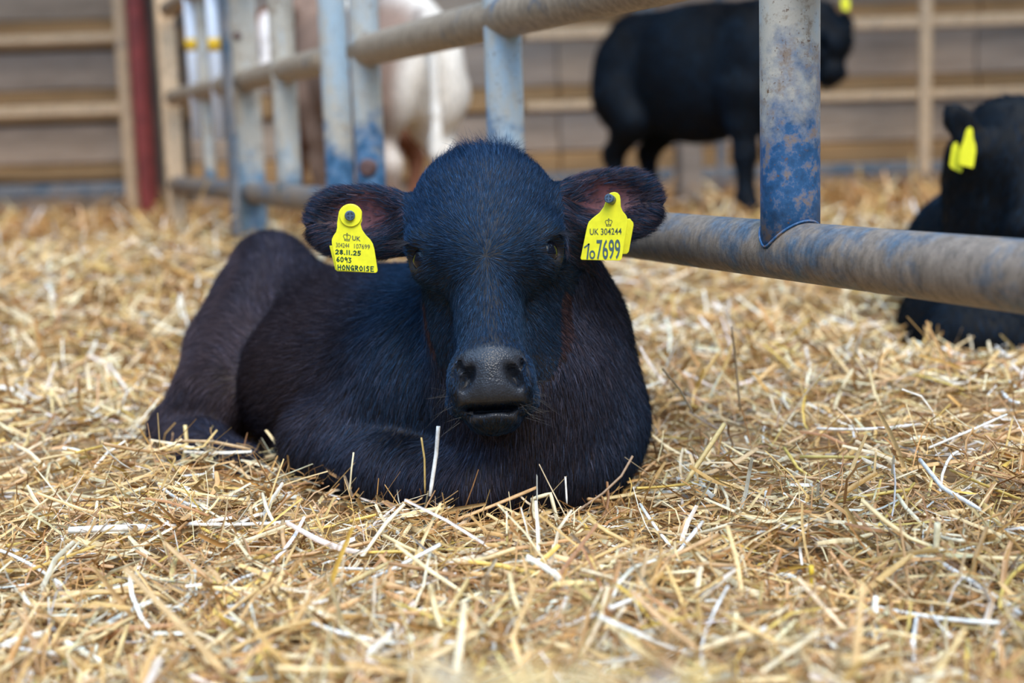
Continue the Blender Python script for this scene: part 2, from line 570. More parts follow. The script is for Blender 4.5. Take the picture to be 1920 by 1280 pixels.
# broad flat upright and the end post
yy = y450
MB().box(gp(yy, .60), (.095, .06, 1.20), GA, .004).build('upright', M_post_far, g2)
q = gp(yy, .58) + Vector((-.040, -.05, 0))
MB().box(q, (.019, .08, 1.1), GA, .003).build('latch_bar', M_frame_blue, g2)
bq = P(445, 67, yy - .035); MB().tube([bq + Vector((0, .02, 0)), bq + Vector((0, -.008, 0))], .012, 14).build('bolt', M_bolt, g2, True)
MB().box(gp(y318, .62), (.075, .075, 1.3), GA, .006).build('end_post', M_frame_tan, g2)
for px, lab in ((363, 'white plastic tube with a yellow band, nearer the red column'), (405, 'white plastic tube with a yellow band, nearer the broad flat upright')):
    y = ypx(px) - .09
    t = P(px - 3, 45, y); bt = P(px + 6, 262, y)
    e = empty('marker_tube', (bt.x, y, bt.z)); tag(e, lab, 'tube', 'white banded tubes on the far gate')
    x = (t.x + bt.x) / 2
    MB().tube([(x, y, bt.z), (x, y, t.z + .25)], .022, 18).build('tube', M_tube_white, e, True)
    zb = P(px, 85, y).z
    MB().tube([(x, y, zb - .02), (x, y, zb + .024)], .0237, 18).build('band', M_band, e, True)

# ------------------------------------------------------------------ body modelling: a smooth union of rounded volumes, meshed
class Field:
    def __init__(s, lo, hi, h):
        s.lo = np.array(lo, float); s.h = h
        s.n = np.ceil((np.array(hi) - s.lo) / h).astype(int) + 1
        s.f = np.full(s.n, 10.0, np.float32)

    def _sub(s, lo, hi, pad):
        a = np.clip(np.floor((np.array(lo) - pad - s.lo) / s.h).astype(int), 0, s.n)
        b = np.clip(np.ceil((np.array(hi) + pad - s.lo) / s.h).astype(int) + 1, 0, s.n)
        if np.any(b <= a): return None
        sl = tuple(slice(i, j) for i, j in zip(a, b))
        g = [(s.lo[d] + s.h * np.arange(a[d], b[d])).astype(np.float32) for d in range(3)]
        return sl, g

    def _apply(s, sl, d, k, sub):
        cur = s.f[sl]
        if sub:
            d = -d
            hh = np.maximum(k - np.abs(cur - d), 0) / k
            s.f[sl] = np.maximum(cur, d) + hh * hh * k * .25
        else:
            hh = np.maximum(k - np.abs(cur - d), 0) / k
            s.f[sl] = np.minimum(cur, d) - hh * hh * k * .25

    def ell(s, c, r, R=None, k=.03, sub=False):
        c = np.array(c, float); r = np.array(r, float)
        m = np.full(3, r.max()) if R is not None else r
        got = s._sub(c - m, c + m, k + .02)
        if got is None: return s
        sl, g = got
        X = g[0][:, None, None] - c[0]; Y = g[1][None, :, None] - c[1]; Z = g[2][None, None, :] - c[2]
        if R is not None:
            R = np.array(R, float)      # rows: the local axes
            X, Y, Z = (R[i][0] * X + R[i][1] * Y + R[i][2] * Z for i in range(3))
        a = np.sqrt((X / r[0]) ** 2 + (Y / r[1]) ** 2 + (Z / r[2]) ** 2) + 1e-6
        b = np.sqrt((X / r[0] ** 2) ** 2 + (Y / r[1] ** 2) ** 2 + (Z / r[2] ** 2) ** 2) + 1e-6
        s._apply(sl, (a * (a - 1) / b).astype(np.float32), k, sub)
        return s

    def cone(s, a, b, ra, rb, k=.03, sub=False):
        a = np.array(a, float); b = np.array(b, float)
        m = max(ra, rb)
        got = s._sub(np.minimum(a, b) - m, np.maximum(a, b) + m, k + .02)
        if got is None: return s
        sl, g = got
        X = g[0][:, None, None] - a[0]; Y = g[1][None, :, None] - a[1]; Z = g[2][None, None, :] - a[2]
        ab = b - a; L = float(ab @ ab) + 1e-9
        t = np.clip((X * ab[0] + Y * ab[1] + Z * ab[2]) / L, 0, 1)
        d = np.sqrt((X - t * ab[0]) ** 2 + (Y - t * ab[1]) ** 2 + (Z - t * ab[2]) ** 2) - (ra + (rb - ra) * t)
        s._apply(sl, d.astype(np.float32), k, sub)
        return s

    def chain(s, pts, rad, k=.03):
        for i in range(len(pts) - 1):
            s.cone(pts[i], pts[i + 1], rad[i], rad[i + 1], k)
        return s

    def at(s, p):
        i = np.clip(np.round((p - s.lo) / s.h).astype(int), 0, s.n - 1)
        return s.f[i[:, 0], i[:, 1], i[:, 2]]

    def mesh(s):
        f = s.f; ins = f < 0
        c = ins[:-1, :-1, :-1].astype(np.int8)
        c = sum(ins[i:ins.shape[0] - 1 + i, j:ins.shape[1] - 1 + j, k:ins.shape[2] - 1 + k].astype(np.int8) for i in (0, 1) for j in (0, 1) for k in (0, 1))
        cells = np.argwhere((c > 0) & (c < 8))
        cid = np.full(c.shape, -1, np.int32); cid[tuple(cells.T)] = np.arange(len(cells))
        acc = np.zeros((len(cells), 3)); cnt = np.zeros(len(cells))
        cor = [(i, j, k) for i in (0, 1) for j in (0, 1) for k in (0, 1)]
        for p in cor:
            for ax in range(3):
                if p[ax]: continue
                q = list(p); q[ax] = 1
                A = cells + p; B = cells + q
                fa = f[tuple(A.T)]; fb = f[tuple(B.T)]
                on = (fa < 0) != (fb < 0)
                t = np.where(on, fa / np.where(on, fa - fb, 1), 0)
                pos = np.tile(np.array(p, float), (len(cells), 1)); pos[:, ax] = t
                acc[on] += pos[on]; cnt[on] += 1
        V = s.lo + s.h * (cells + acc / cnt[:, None])
        F_ = []
        for ax in range(3):
            u, w = (ax + 1) % 3, (ax + 2) % 3
            sa = [slice(None)] * 3; sb = [slice(None)] * 3
            sa[ax] = slice(0, -1); sb[ax] = slice(1, None)
            ch = ins[tuple(sa)] != ins[tuple(sb)]
            e = np.argwhere(ch)
            e = e[(e[:, u] > 0) & (e[:, w] > 0) & (e[:, u] < c.shape[u]) & (e[:, w] < c.shape[w])]
            inside = ins[tuple(e.T)]
            q = []
            for du, dw in ((-1, -1), (0, -1), (0, 0), (-1, 0)):
                o = e.copy(); o[:, u] += du; o[:, w] += dw
                q.append(cid[tuple(o.T)])
            q = np.stack(q, 1)
            q[~inside] = q[~inside][:, ::-1]
            F_.append(q)
        Fq = np.concatenate(F_)
        Fq = Fq[(Fq >= 0).all(1)]
        # relax a little
        for _ in range(2):
            ac = np.zeros_like(V); ct = np.zeros(len(V))
            for i in range(4):
                a_, b_ = Fq[:, i], Fq[:, (i + 1) % 4]
                for d in range(3):
                    ac[:, d] += np.bincount(a_, V[b_, d], len(V))
                ct += np.bincount(a_, minlength=len(V))
            V = V * .5 + .5 * ac / np.maximum(ct, 1)[:, None]
        return V, Fq


def vnormals(V, Q):
    n = np.cross(V[Q[:, 2]] - V[Q[:, 0]], V[Q[:, 3]] - V[Q[:, 1]])
    N = np.zeros_like(V)
    for i in range(4):
        for d in range(3):
            N[:, d] += np.bincount(Q[:, i], n[:, d], len(V))
    return N / (np.linalg.norm(N, axis=1, keepdims=True) + 1e-12)


def wob(p, s, seed=0.0):
    """smooth pseudo noise -1..1"""
    x, y, z = p[:, 0] * s + seed, p[:, 1] * s + seed * 1.3, p[:, 2] * s - seed
    return (np.sin(x + 1.7 * np.sin(y * .9 + .5)) + np.sin(1.3 * y + 1.4 * np.sin(z * 1.1 + 1)) + np.sin(1.1 * z + 1.5 * np.sin(x * .8 + 2))) / 3


def body_object(name, V, Q, col, gloss, parent, mat):
    me = np_mesh(name, V, Q)
    me.polygons.foreach_set('use_smooth', np.ones(len(Q), bool))
    a = me.attributes.new('col', 'FLOAT_COLOR', 'POINT')
    a.data.foreach_set('color', np.concatenate([col, np.ones((len(V), 1))], 1).astype(np.float32).ravel())
    g = me.attributes.new('gloss', 'FLOAT', 'POINT')
    g.data.foreach_set('value', gloss.astype(np.float32))
    return link(name, me, parent, mat)


class Head:
    """a calf's head in its own frame: u to the side, v up the face to the poll, w out of the forehead"""
    def __init__(s, O, a, roll, yaw=0.0, sc=1.0):
        M = Matrix.Rotation(yaw, 3, 'Z') @ Matrix.Rotation(-a, 3, 'X')
        u0 = Vector((1, 0, 0)); v0 = Vector((0, 0, 1)); w0 = Vector((0, -1, 0))
        u, v, w = M @ u0, M @ v0, M @ w0
        u2 = u * math.cos(roll) + v * math.sin(roll); v2 = v * math.cos(roll) - u * math.sin(roll)
        s.O = np.array(O); s.R = np.array([u2[:], v2[:], w[:]]); s.sc = sc

    def g(s, p):
        p = np.array(p, float)
        return s.O + (p * s.sc) @ s.R

    def l(s, p):
        q = ((p - s.O) @ s.R.T) / s.sc
        return q

    def rot(s, ang_uv=0.0, ang_uw=0.0, ang_vw=0.0):
        """local axes turned inside the face plane (uv) and about v (uw), as rows"""
        def r(i, j, t):
            m = np.eye(3); m[i, i] = m[j, j] = math.cos(t); m[i, j] = math.sin(t); m[j, i] = -math.sin(t); return m
        return r(0, 1, ang_uv) @ r(0, 2, ang_uw) @ r(1, 2, ang_vw) @ s.R

    def ell(s, f, c, r, k=.03, sub=False, R=None):
        f.ell(s.g(c), np.array(r) * s.sc, s.R if R is None else R, k, sub)

    def cone(s, f, a, b, ra, rb, k=.03, sub=False):
        f.cone(s.g(a), s.g(b), ra * s.sc, rb * s.sc, k, sub)

    def build(s, f, ears=((1, 0, 0), (-1, 0, 0)), detail=True):
        # cranium, forehead, poll
        s.ell(f, (0, .066, -.090), (.092, .088, .080), .03)
        s.ell(f, (0, .119, -.087), (.081, .046, .056), .03)
        s.ell(f, (0, .026, -.062), (.080, .070, .060), .03)
        # nasal bridge, jaw, cheeks
        s.cone(f, (0, .0, -.050), (0, -.122, -.038), .046, .036, .025)
        s.cone(f, (0, .0, -.140), (0, -.125, -.088), .068, .040, .025)
        for q in (1, -1):
            s.ell(f, (q * .050, -.030, -.136), (.032, .080, .050), .022)
            # brow over the eye, orbit, hollow in front of the eye
            s.ell(f, (q * .075, .040, -.056), (.022, .022, .026), .022)
            s.ell(f, (q * .075, .013, -.062), (.020, .024, .030), .018)
            s.ell(f, (q * .066, -.042, -.016), (.017, .048, .027), .018, True, s.rot(q * -.20))
        # muzzle
        s.ell(f, (0, -.142, -.036), (.045, .034, .043), .022)
        for q in (1, -1):
            s.ell(f, (q * .033, -.150, -.040), (.019, .028, .036), .016)
            s.ell(f, (q * .033, -.173, -.050), (.024, .017, .034), .014)
        s.ell(f, (0, -.164, -.026), (.034, .019, .027), .012)
        s.ell(f, (0, -.1945, -.060), (.033, .0080, .032), .007)
        s.cone(f, (0, -.176, -.085), (0, -.13, -.105), .026, .04, .025)
        if detail:
            # mouth, nostrils, eye openings
            for q in (-.028, -.014, 0, .014, .028):
                s.ell(f, (q, -.1865 + 4 * q * q, -.028), (.012, .0030, .026), .003, True)
            for q in (1, -1):
                s.ell(f, (q * .0285, -.154, -.002), (.0090, .0170, .026), .004, True, s.rot(q * .55))
                s.ell(f, (q * .0385, -.141, -.006), (.0045, .013, .020), .004, True, s.rot(q * .30))
                s.ell(f, (q * .0455, -.156, -.012), (.0055, .017, .016), .006, False, s.rot(q * .10))
                s.ell(f, (q * .089, .015, -.041), (.013, .0140, .019), .004, True, s.rot(q * .35))
        # ears
        s.cav = []
        for (q, du, dv) in ears:
            R = s.rot(q * .10 + dv, q * -.22, .34)
            s.cone(f, (q * .066, .070, -.100), (q * .112, .090, -.108), .036, .031, .022)
            s.ell(f, (q * .152, .094, -.112), (.070, .047, .026), .02, False, R)
            s.ell(f, (q * .192, .100, -.120), (.044, .043, .020), .015, False, R)
            c, r = s.g((q * .166, .097, -.084)), np.array((.060, .037, .030)) * s.sc
            f.ell(c, r, R, .012, True)
            s.cav.append((c, r, R))

    def cavity(s, V):
        """1 inside the shell of an ear, falling to 0 at its rim"""
        m = np.zeros(len(V))
        for c, r, R in s.cav:
            d = np.linalg.norm(((V - c) @ np.array(R).T) / r, axis=1)
            m = np.maximum(m, np.clip((1.22 - d) / .15, 0, 1))
        return m


# ---------------- the lying calf in front
HD = Head(P(907, 474, 1.672), math.radians(25), .034, -.02)
LO, HI = (-.80, 1.44, -.06), (.34, 2.86, .56)
fc = Field(LO, HI, .0052)
# barrel, belly, hips
fc.ell((-.20, 2.22, .105), (.20, .36, .155), [(.862, .507, 0), (-.507, .862, 0), (0, 0, 1)], .05)
fc.ell((-.10, 2.05, .120), (.19, .24, .155), [(.862, .507, 0), (-.507, .862, 0), (0, 0, 1)], .06)
fc.ell((-.30, 2.12, .085), (.11, .20, .105), [(.862, .507, 0), (-.507, .862, 0), (0, 0, 1)], .06)
fc.cone((-.05, 2.08, .195), (-.38, 2.48, .165), .070, .080, .06)
fc.ell((-.40, 2.50, .135), (.14, .17, .125), [(.862, .507, 0), (-.507, .862, 0), (0, 0, 1)], .05)
# hip hump
fc.cone((-.43, 2.56, .18), (-.435, 2.53, .235), .085, .068, .05)
fc.ell((-.44, 2.55, .255), (.058, .07, .055), None, .04)
# hind leg lying forward on the straw
fc.chain([(-.44, 2.48, .19), (-.465, 2.33, .125), (-.475, 2.20, .075)], [.095, .085, .070], .018)
fc.chain([(-.475, 2.20, .075), (-.535, 2.20, .02), (-.47, 2.08, .01), (-.40, 1.99, .005)], [.065, .050, .04, .032], .02)
# shoulder, arm and folded foreleg on the near side
fc.ell((-.125, 1.95, .125), (.105, .13, .135), None, .06)
fc.chain([(-.10, 1.90, .13), (-.27, 1.94, .055)], [.080, .060], .022)
fc.chain([(-.28, 1.95, .05), (-.17, 1.83, .035), (-.06, 1.745, .030)], [.058, .050, .042], .02)
# far shoulder and leg
fc.ell((.065, 1.98, .10), (.115, .15, .155), None, .05)
fc.cone((.13, 1.96, .06), (.085, 1.81, .035), .055, .048, .04)
# neck, throat and brisket
fc.cone((.02, 2.00, .22), (-.02, 1.84, .33), .125, .092, .06)
fc.cone((.045, 1.93, .20), (.02, 1.84, .32), .105, .080, .05)
fc.chain([(-.02, 1.80, .29), (-.005, 1.80, .17), (.0, 1.80, .05)], [.075, .085, .078], .05)
fc.cone((.02, 1.86, .12), (.05, 1.90, .08), .12, .12, .05)
HD.build(fc)
V, Q = fc.mesh()
N = vnormals(V, Q)
L = HD.l(V)
inhead = ((L[:, 1] > -.225) & (L[:, 2] > -.135 + .35 * np.clip(-L[:, 1] - .06, 0, 1))) | ((np.abs(L[:, 0]) > .10) & (L[:, 1] > .02) & (L[:, 2] > -.19))
nose = smooth(.0, 1.0, np.minimum.reduce([(L[:, 1] + .187) / .008, (-.112 - 4 * L[:, 0] ** 2 - L[:, 1]) / .008, (.043 - np.abs(L[:, 0])) / .008, (L[:, 2] + .032) / .02])) * inhead
lip = smooth(0, 1, np.minimum.reduce([(-.187 - L[:, 1]) / .005, (L[:, 1] + .199) / .004, (.034 - np.abs(L[:, 0])) / .008, (L[:, 2] + .055) / .01])) * inhead
nose = np.maximum(nose, lip)
cav = HD.cavity(V)
earl = cav * np.exp(-(((np.abs(L[:, 0]) - .160) / .038) ** 2 + ((L[:, 1] - .103) / .026) ** 2))
earl = np.clip(earl * 1.5, 0, 1)
eyerim = np.exp(-(((np.abs(L[:, 0]) - .086) / .014) ** 2 + ((L[:, 1] - .013) / .018) ** 2)) * (L[:, 2] > -.08) * inhead * (np.abs(L[:, 0]) > .07)
black = np.array([.006, .006, .008]); brown = np.array([.022, .0115, .0085])
bm = np.clip(.15 + .6 * wob(V, 9) + .6 * smooth(-.1, -.3, V[:, 0]), 0, 1) * (1 - .85 * inhead)
col = black + (brown - black) * bm[:, None]
col = col + (np.array([.030, .034, .044]) - col) * nose[:, None]
col = col + (np.array([.115, .040, .048]) - col) * earl[:, None]
col = col + (np.array([.018, .014, .016]) - col) * np.clip(eyerim, 0, 1)[:, None]
calf = empty('calf', (-.1, 2.0, 0))
tag(calf, 'black calf lying in the straw in front, facing the camera with yellow ear tags', 'calf')
body_object('body', V, Q, col, nose, calf, M_coat)


def sphere(name, c, r, mat, parent, sq=(1, 1, 1), R=None):
    mb = MB(); v = []; f = []
    nu, nv = 20, 12
    for j in range(nv + 1):
        th = math.pi * j / nv
        for i in range(nu):
            p = np.array([math.sin(th) * math.cos(2 * math.pi * i / nu), math.sin(th) * math.sin(2 * math.pi * i / nu), math.cos(th)]) * np.array(sq) * r
            if R is not None: p = p @ R
            v.append(Vector(np.array(c) + p))
    for j in range(nv):
        for i in range(nu):
            f.append((j * nu + i, (j + 1) * nu + i, (j + 1) * nu + (i + 1) % nu, j * nu + (i + 1) % nu))
    return mb.add(v, f).build(name, mat, parent, True)


for q in (1, -1):
    sphere('eye', HD.g((q * .0735, .015, -.053)), .0175, M_eye, calf)


# ---------------- fur
def hair_object(name, roots, dirs, norms, length, lift, cols, rad, parent, mat, npt=5, curl=.15):
    n = len(roots)
    hc = bpy.data.hair_curves.new(name)
    hc.add_curves([npt] * n)
    s = np.linspace(0, 1, npt)[None, :, None]
    jit = RNG.normal(0, curl, (n, 3)); jit2 = RNG.normal(0, curl * .6, (n, 3))
    Ln = length[:, None, None]
    lf = lift[:, None, None]
    pts = roots[:, None, :] + Ln * (s * (dirs + jit * .6)[:, None, :] + norms[:, None, :] * lf * (s - .55 * s * s) + jit2[:, None, :] * s * s)
    hc.attributes['position'].data.foreach_set('vector', pts.astype(np.float32).ravel()) if 'position' in hc.attributes else hc.position_data.foreach_set('vector', pts.astype(np.float32).ravel())
    r = hc.attributes.get('radius') or hc.attributes.new('radius', 'FLOAT', 'POINT')
    rr = rad[:, None] * np.linspace(1, .15, npt)[None, :]
    r.data.foreach_set('value', rr.astype(np.float32).ravel())
    a = hc.attributes.new('col', 'FLOAT_COLOR', 'CURVE')
    a.data.foreach_set('color', np.concatenate([cols, np.ones((n, 1))], 1).astype(np.float32).ravel())
    o = bpy.data.objects.new(name, hc)
    hc.materials.append(mat)
    COL.objects.link(o)
    o.parent = parent
    o.matrix_parent_inverse = Matrix.Translation(-Vector(parent.location))
    return o


def scatter(V, Q, N, weight, n):
    """points spread over the quads by weight per unit of area"""
    ar = np.linalg.norm(np.cross(V[Q[:, 2]] - V[Q[:, 0]], V[Q[:, 3]] - V[Q[:, 1]]), axis=1) * .5
    w = ar * weight[Q].mean(1)
    cdf = np.cumsum(w); k = np.searchsorted(cdf, RNG.random(n) * cdf[-1])
    a, b = RNG.random((2, n, 1))
    q = Q[np.minimum(k, len(Q) - 1)]
    w4 = [(1 - a) * (1 - b), a * (1 - b), a * b, (1 - a) * b]
    p = sum(w4[i] * V[q[:, i]] for i in range(4)); nn = sum(w4[i] * N[q[:, i]] for i in range(4))
    return p, nn / (np.linalg.norm(nn, axis=1, keepdims=True) + 1e-9), q[:, 0]


toward = np.array([0, 0, HC]) - V
toward /= np.linalg.norm(toward, axis=1, keepdims=True)
facing = (N * toward).sum(1)
wgt = np.where(facing > -.45, 1.0, .06) * (V[:, 2] > -.01) * np.where(inhead, 2.6, 1.0)
wgt = wgt * (1 - np.clip(nose * 1.5, 0, 1)) * (1 - .94 * earl) * (1 - np.clip(eyerim * 1.3, 0, 1))
NF = 230000
p, nn, vi = scatter(V, Q, N, wgt, NF)
l = HD.l(p); hd = inhead[vi]
ear = hd & (np.abs(l[:, 0]) > .10) & (l[:, 1] > .02)
back = np.array([-.50, .80, -.45])
d = np.tile(back, (NF, 1))
front = smooth(2.05, 1.85, p[:, 1])[:, None]
d = d * (1 - front) + np.array([-.1, .15, -1.0]) * front
legm = smooth(-.44, -.52, p[:, 0])[:, None]
d = d * (1 - legm) + np.array([-.25, -.35, -1.0]) * legm
d += .35 * np.stack([wob(p, 14, 1), wob(p, 13, 4), wob(p, 15, 8)], 1)
# head: hair fans out from the whorl between the eyes
ru = l[:, 0] - .002; rv = l[:, 1] + .004
hdir = np.stack([ru, rv, np.zeros(NF)], 1)
hdir /= np.linalg.norm(hdir, axis=1, keepdims=True) + 1e-6
side_ = smooth(.045, .075, np.abs(l[:, 0]))[:, None]
hdir = hdir * (1 - .5 * side_) + .5 * side_ * np.stack([np.sign(l[:, 0]) * .3, -.6 + 1.6 * smooth(-.02, .05, l[:, 1]), -.7 + 0 * ru], 1)
hdir[ear] = np.stack([np.sign(l[ear, 0]), .35 * np.sign(l[ear, 1] - .097), 0 * l[ear, 0]], 1)
hw = hdir @ HD.R + .15 * np.stack([wob(p, 45, 1), wob(p, 43, 4), wob(p, 41, 8)], 1)
d[hd] = hw[hd]
d -= nn * (d * nn).sum(1, keepdims=True)
d /= np.linalg.norm(d, axis=1, keepdims=True) + 1e-6
ln = np.where(hd, .0095, .020) * RNG.uniform(.65, 1.25, NF)
pollw = smooth(.125, .17, l[:, 1]) * (hd & ~ear)
ln = ln + .018 * pollw * RNG.uniform(.2, 1.2, NF)
d = d + pollw[:, None] * (.22 * RNG.normal(0, 1, (NF, 3)) + .5 * np.stack([wob(p, 90, 3), wob(p, 80, 6), wob(p, 85, 9)], 1))
ln[ear] = .013 * RNG.uniform(.6, 1.4, ear.sum())
lift = np.where(hd, .30, .32) + .7 * pollw + .25 * ear
nearmuz = hd & (l[:, 1] < -.10)
ln[nearmuz] *= .55
bmix = np.clip(bm[vi] + RNG.normal(0, .15, NF), 0, 1)[:, None]
cols = np.array([.016, .036, .070]) * (1 - bmix) + np.array([.050, .036, .040]) * bmix  # blue-black coat tint, pushed bluer to carry the sky's sheen
# reddish hair at the rear edge of the cheeks
rufous = (hd & ~ear & (np.abs(l[:, 0]) > .070) & (l[:, 2] < -.112) & (l[:, 1] < -.015) & (l[:, 1] > -.12))[:, None]
cols = np.where(rufous, cols * .5 + np.array([.09, .036, .016]) * RNG.random((NF, 1)), cols)
cols = np.where((ear & (RNG.random(NF) < .35))[:, None], np.array([.075, .05, .06]), cols)
cols = cols * np.exp(RNG.normal(0, .42, (NF, 1)))
rad = np.where(hd, .00021, .00032) * RNG.uniform(.7, 1.4, NF)
fo = hair_object('fur', p, d, nn, ln, lift, cols, rad, calf, M_fur, 4, .15)
tag(fo, kind='stuff')
# lashes and muzzle whiskers
for q in (1, -1):
    n = 60
    t = RNG.uniform(-.8, .8, n)
    r0 = np.stack([q * (.090 + .004 * np.cos(t * 1.5)), .031 + .003 * np.cos(t * 2), -.042 + .012 * t], 1)
    roots = np.array([HD.g(x) for x in r0])
    dr = np.stack([q * RNG.uniform(.6, 1.0, n), RNG.uniform(-.9, -.1, n), RNG.uniform(.2, .6, n)], 1) @ HD.R
    ho = hair_object('eyelashes', roots, dr, np.tile(HD.R[1], (n, 1)), RNG.uniform(.016, .026, n), np.full(n, .5), np.tile([.05, .05, .06], (n, 1)), np.full(n, .00022), calf, M_fur, 5, .08)
    tag(ho, kind='stuff')
n = 70
r0 = np.stack([RNG.choice([-1, 1], n) * RNG.uniform(.030, .05, n), RNG.uniform(-.20, -.15, n), RNG.uniform(-.05, -.02, n)], 1)
dr = np.stack([np.sign(r0[:, 0]) * RNG.uniform(.5, 1, n), RNG.uniform(-.9, .1, n), RNG.uniform(-.1, .5, n)], 1) @ HD.R
ho = hair_object('whiskers', np.array([HD.g(x) for x in r0]), dr, np.tile(HD.R[2], (n, 1)), RNG.uniform(.02, .045, n), np.full(n, .1), np.tile([.12, .11, .10], (n, 1)), np.full(n, .00013), calf, M_fur, 5, .06)
tag(ho, kind='stuff')

# ------------------------------------------------------------------ ear tags
STROKES = {
    '0': [[(.5, 1), (.15, .75), (.12, .3), (.45, 0), (.85, .3), (.85, .75), (.5, 1)]], '1': [[(.5, 1), (.5, 0)]],
    '2': [[(.1, .8), (.45, 1), (.85, .8), (.75, .5), (.1, 0), (.9, .02)]], '3': [[(.1, .95), (.8, .95), (.4, .58), (.85, .35), (.6, .02), (.1, .1)]],
    '5': [[(.9, 1), (.25, 1), (.18, .55), (.7, .6), (.85, .3), (.55, 0), (.1, .05)]], '6': [[(.75, 1), (.3, .7), (.1, .25), (.5, 0), (.9, .25), (.6, .5), (.15, .3)]],
    '8': [[(.5, .52), (.15, .78), (.5, 1), (.85, .78), (.5, .52), (.1, .25), (.5, 0), (.9, .25), (.5, .52)]],
    '9': [[(.85, .7), (.5, .5), (.15, .75), (.45, 1), (.85, .8), (.85, 0)]], '.': [[(.42, .02), (.58, .06)]],
    'H': [[(.1, 1), (.15, 0)], [(.12, .5), (.85, .55)], [(.85, 1), (.85, 0)]], 'O': [[(.5, 1), (.1, .6), (.3, .05), (.75, .08), (.9, .6), (.5, 1)]],
    'N': [[(.12, 0), (.12, 1), (.85, 0), (.88, 1)]], 'G': [[(.9, .85), (.5, 1), (.1, .55), (.4, .03), (.85, .15), (.85, .45), (.5, .42)], [(.85, .3), (.95, -.1)]],
    'R': [[(.15, 0), (.15, 1), (.75, .9), (.75, .6), (.18, .5), (.9, 0)]], 'I': [[(.5, 1), (.5, 0)]],
    'S': [[(.85, .9), (.4, 1), (.2, .72), (.75, .4), (.7, .06), (.12, .05)]], 'E': [[(.9, 1), (.15, .98), (.15, .02), (.9, .02)], [(.15, .52), (.75, .54)]],
}
CROWN = [[(.22, .05), (.78, .05), (.80, .22), (.20, .22), (.22, .05)], [(.22, .25), (.05, .55), (.14, .76), (.36, .78), (.5, .62), (.64, .78), (.86, .76), (.95, .55), (.78, .25)],
         [(.5, .62), (.5, .25)], [(.5, .78), (.5, 1.0)], [(.42, .9), (.58, .9)]]


def ribbon(mb, pts2, w, to3, lift):
    pts2 = [Vector(p) for p in pts2]
    for a, b in zip(pts2[:-1], pts2[1:]):
        t = (b - a)
        if t.length < 1e-9: continue
        t.normalize(); n = Vector((-t.y, t.x)) * w / 2; e = t * w * .42
        q = [a - e + n, a - e - n, b + e - n, b + e + n]
        k = len(mb.v)
        mb.v += [tuple(to3(x, lift)) for x in q]; mb.f.append((k, k + 1, k + 2, k + 3))


class Tag:
    """a tag lies in its own plane: points are given as seen, on a plane at distance y, turned about the vertical by yaw"""
    def __init__(s, name, label, y, cx, cy, yaw=0.0):
        s.c = P(cx, cy, y); s.cx, s.cy, s.y = cx, cy, y
        s.n = Vector((math.sin(yaw), -math.cos(yaw), 0)).normalized()
        s.root = empty(name, s.c); tag(s.root, label, 'ear tag')

    def p(s, px, py, lift=0.0):
        d = ray(px, py); o = Vector((0, 0, HC))
        t = (s.c - o).dot(s.n) / d.dot(s.n)
        return o + d * t + s.n * lift

    def plate(s, name, poly, lift=0.0, th=.0022, mat=None):
        mb = MB()
        mb.prism([s.p(x, y, lift) for x, y in poly], -s.n * th)
        o = mb.build(name, mat or M_tag, s.root)
        bv = o.modifiers.new('bevel', 'BEVEL'); bv.width = .0005; bv.segments = 2; bv.limit_method = 'ANGLE'
        return o

    def strokes(s, name, text, x0, y0, x1, y1, hpx, wpx, mat, gaps=.28, glyphs=None, parent=None):
        """handwriting from (x0,y0) to (x1,y1), the base line, letters hpx tall"""
        mb = MB()
        tot = sum(.45 if ch in '.1I' else (.5 if ch == ' ' else 1.0) for ch in text) + gaps * (len(text) - 1)
        ux, uy = (x1 - x0) / tot, (y1 - y0) / tot
        pos = 0.0
        for ch in text:
            cw = .45 if ch in '.1I' else (.5 if ch == ' ' else 1.0)
            for st in (STROKES.get(ch, []) if glyphs is None else glyphs):
                q = []
                for (a, b) in st:
                    a2 = (a - .5) + .5 * cw if cw < 1 else a
                    q.append((x0 + ux * (pos + a2) - uy * 0, -(y0 + uy * (pos + a2) - hpx * b)))
                ribbon(mb, q, wpx, lambda v, lf: s.p(v[0], -v[1], lf), .0004)
            pos += cw + gaps
        return mb.build(name, mat, parent or s.root)

    def print_(s, name, text, x0, y0, x1, y1, hpx, mat, bold=.0, parent=None):
        cu = bpy.data.curves.new('lettering', 'FONT')
        cu.body = text; cu.size = 1.0; cu.offset = bold; cu.resolution_u = 3
        to = bpy.data.objects.new('lettering', cu); COL.objects.link(to)
        bpy.context.view_layer.update()
        me = bpy.data.meshes.new_from_object(to.evaluated_get(bpy.context.evaluated_depsgraph_get()))
        bpy.data.objects.remove(to); bpy.data.curves.remove(cu)
        co = np.array([v.co[:] for v in me.vertices])
        w0, w1 = co[:, 0].min(), co[:, 0].max(); h1 = .7
        for v in me.vertices:
            a = (v.co.x - w0) / (w1 - w0)
            v.co = s.p(x0 + (x1 - x0) * a, y0 + (y1 - y0) * a - hpx * v.co.y / h1, .0005)
        me.name = name
        return link(name, me, parent or s.root, mat)


def arc(cx, cy, r, a0, a1, n):
    return [(cx + r * math.cos(math.radians(a0 + (a1 - a0) * i / n)), cy + r * math.sin(math.radians(a0 + (a1 - a0) * i / n))) for i in range(n + 1)]


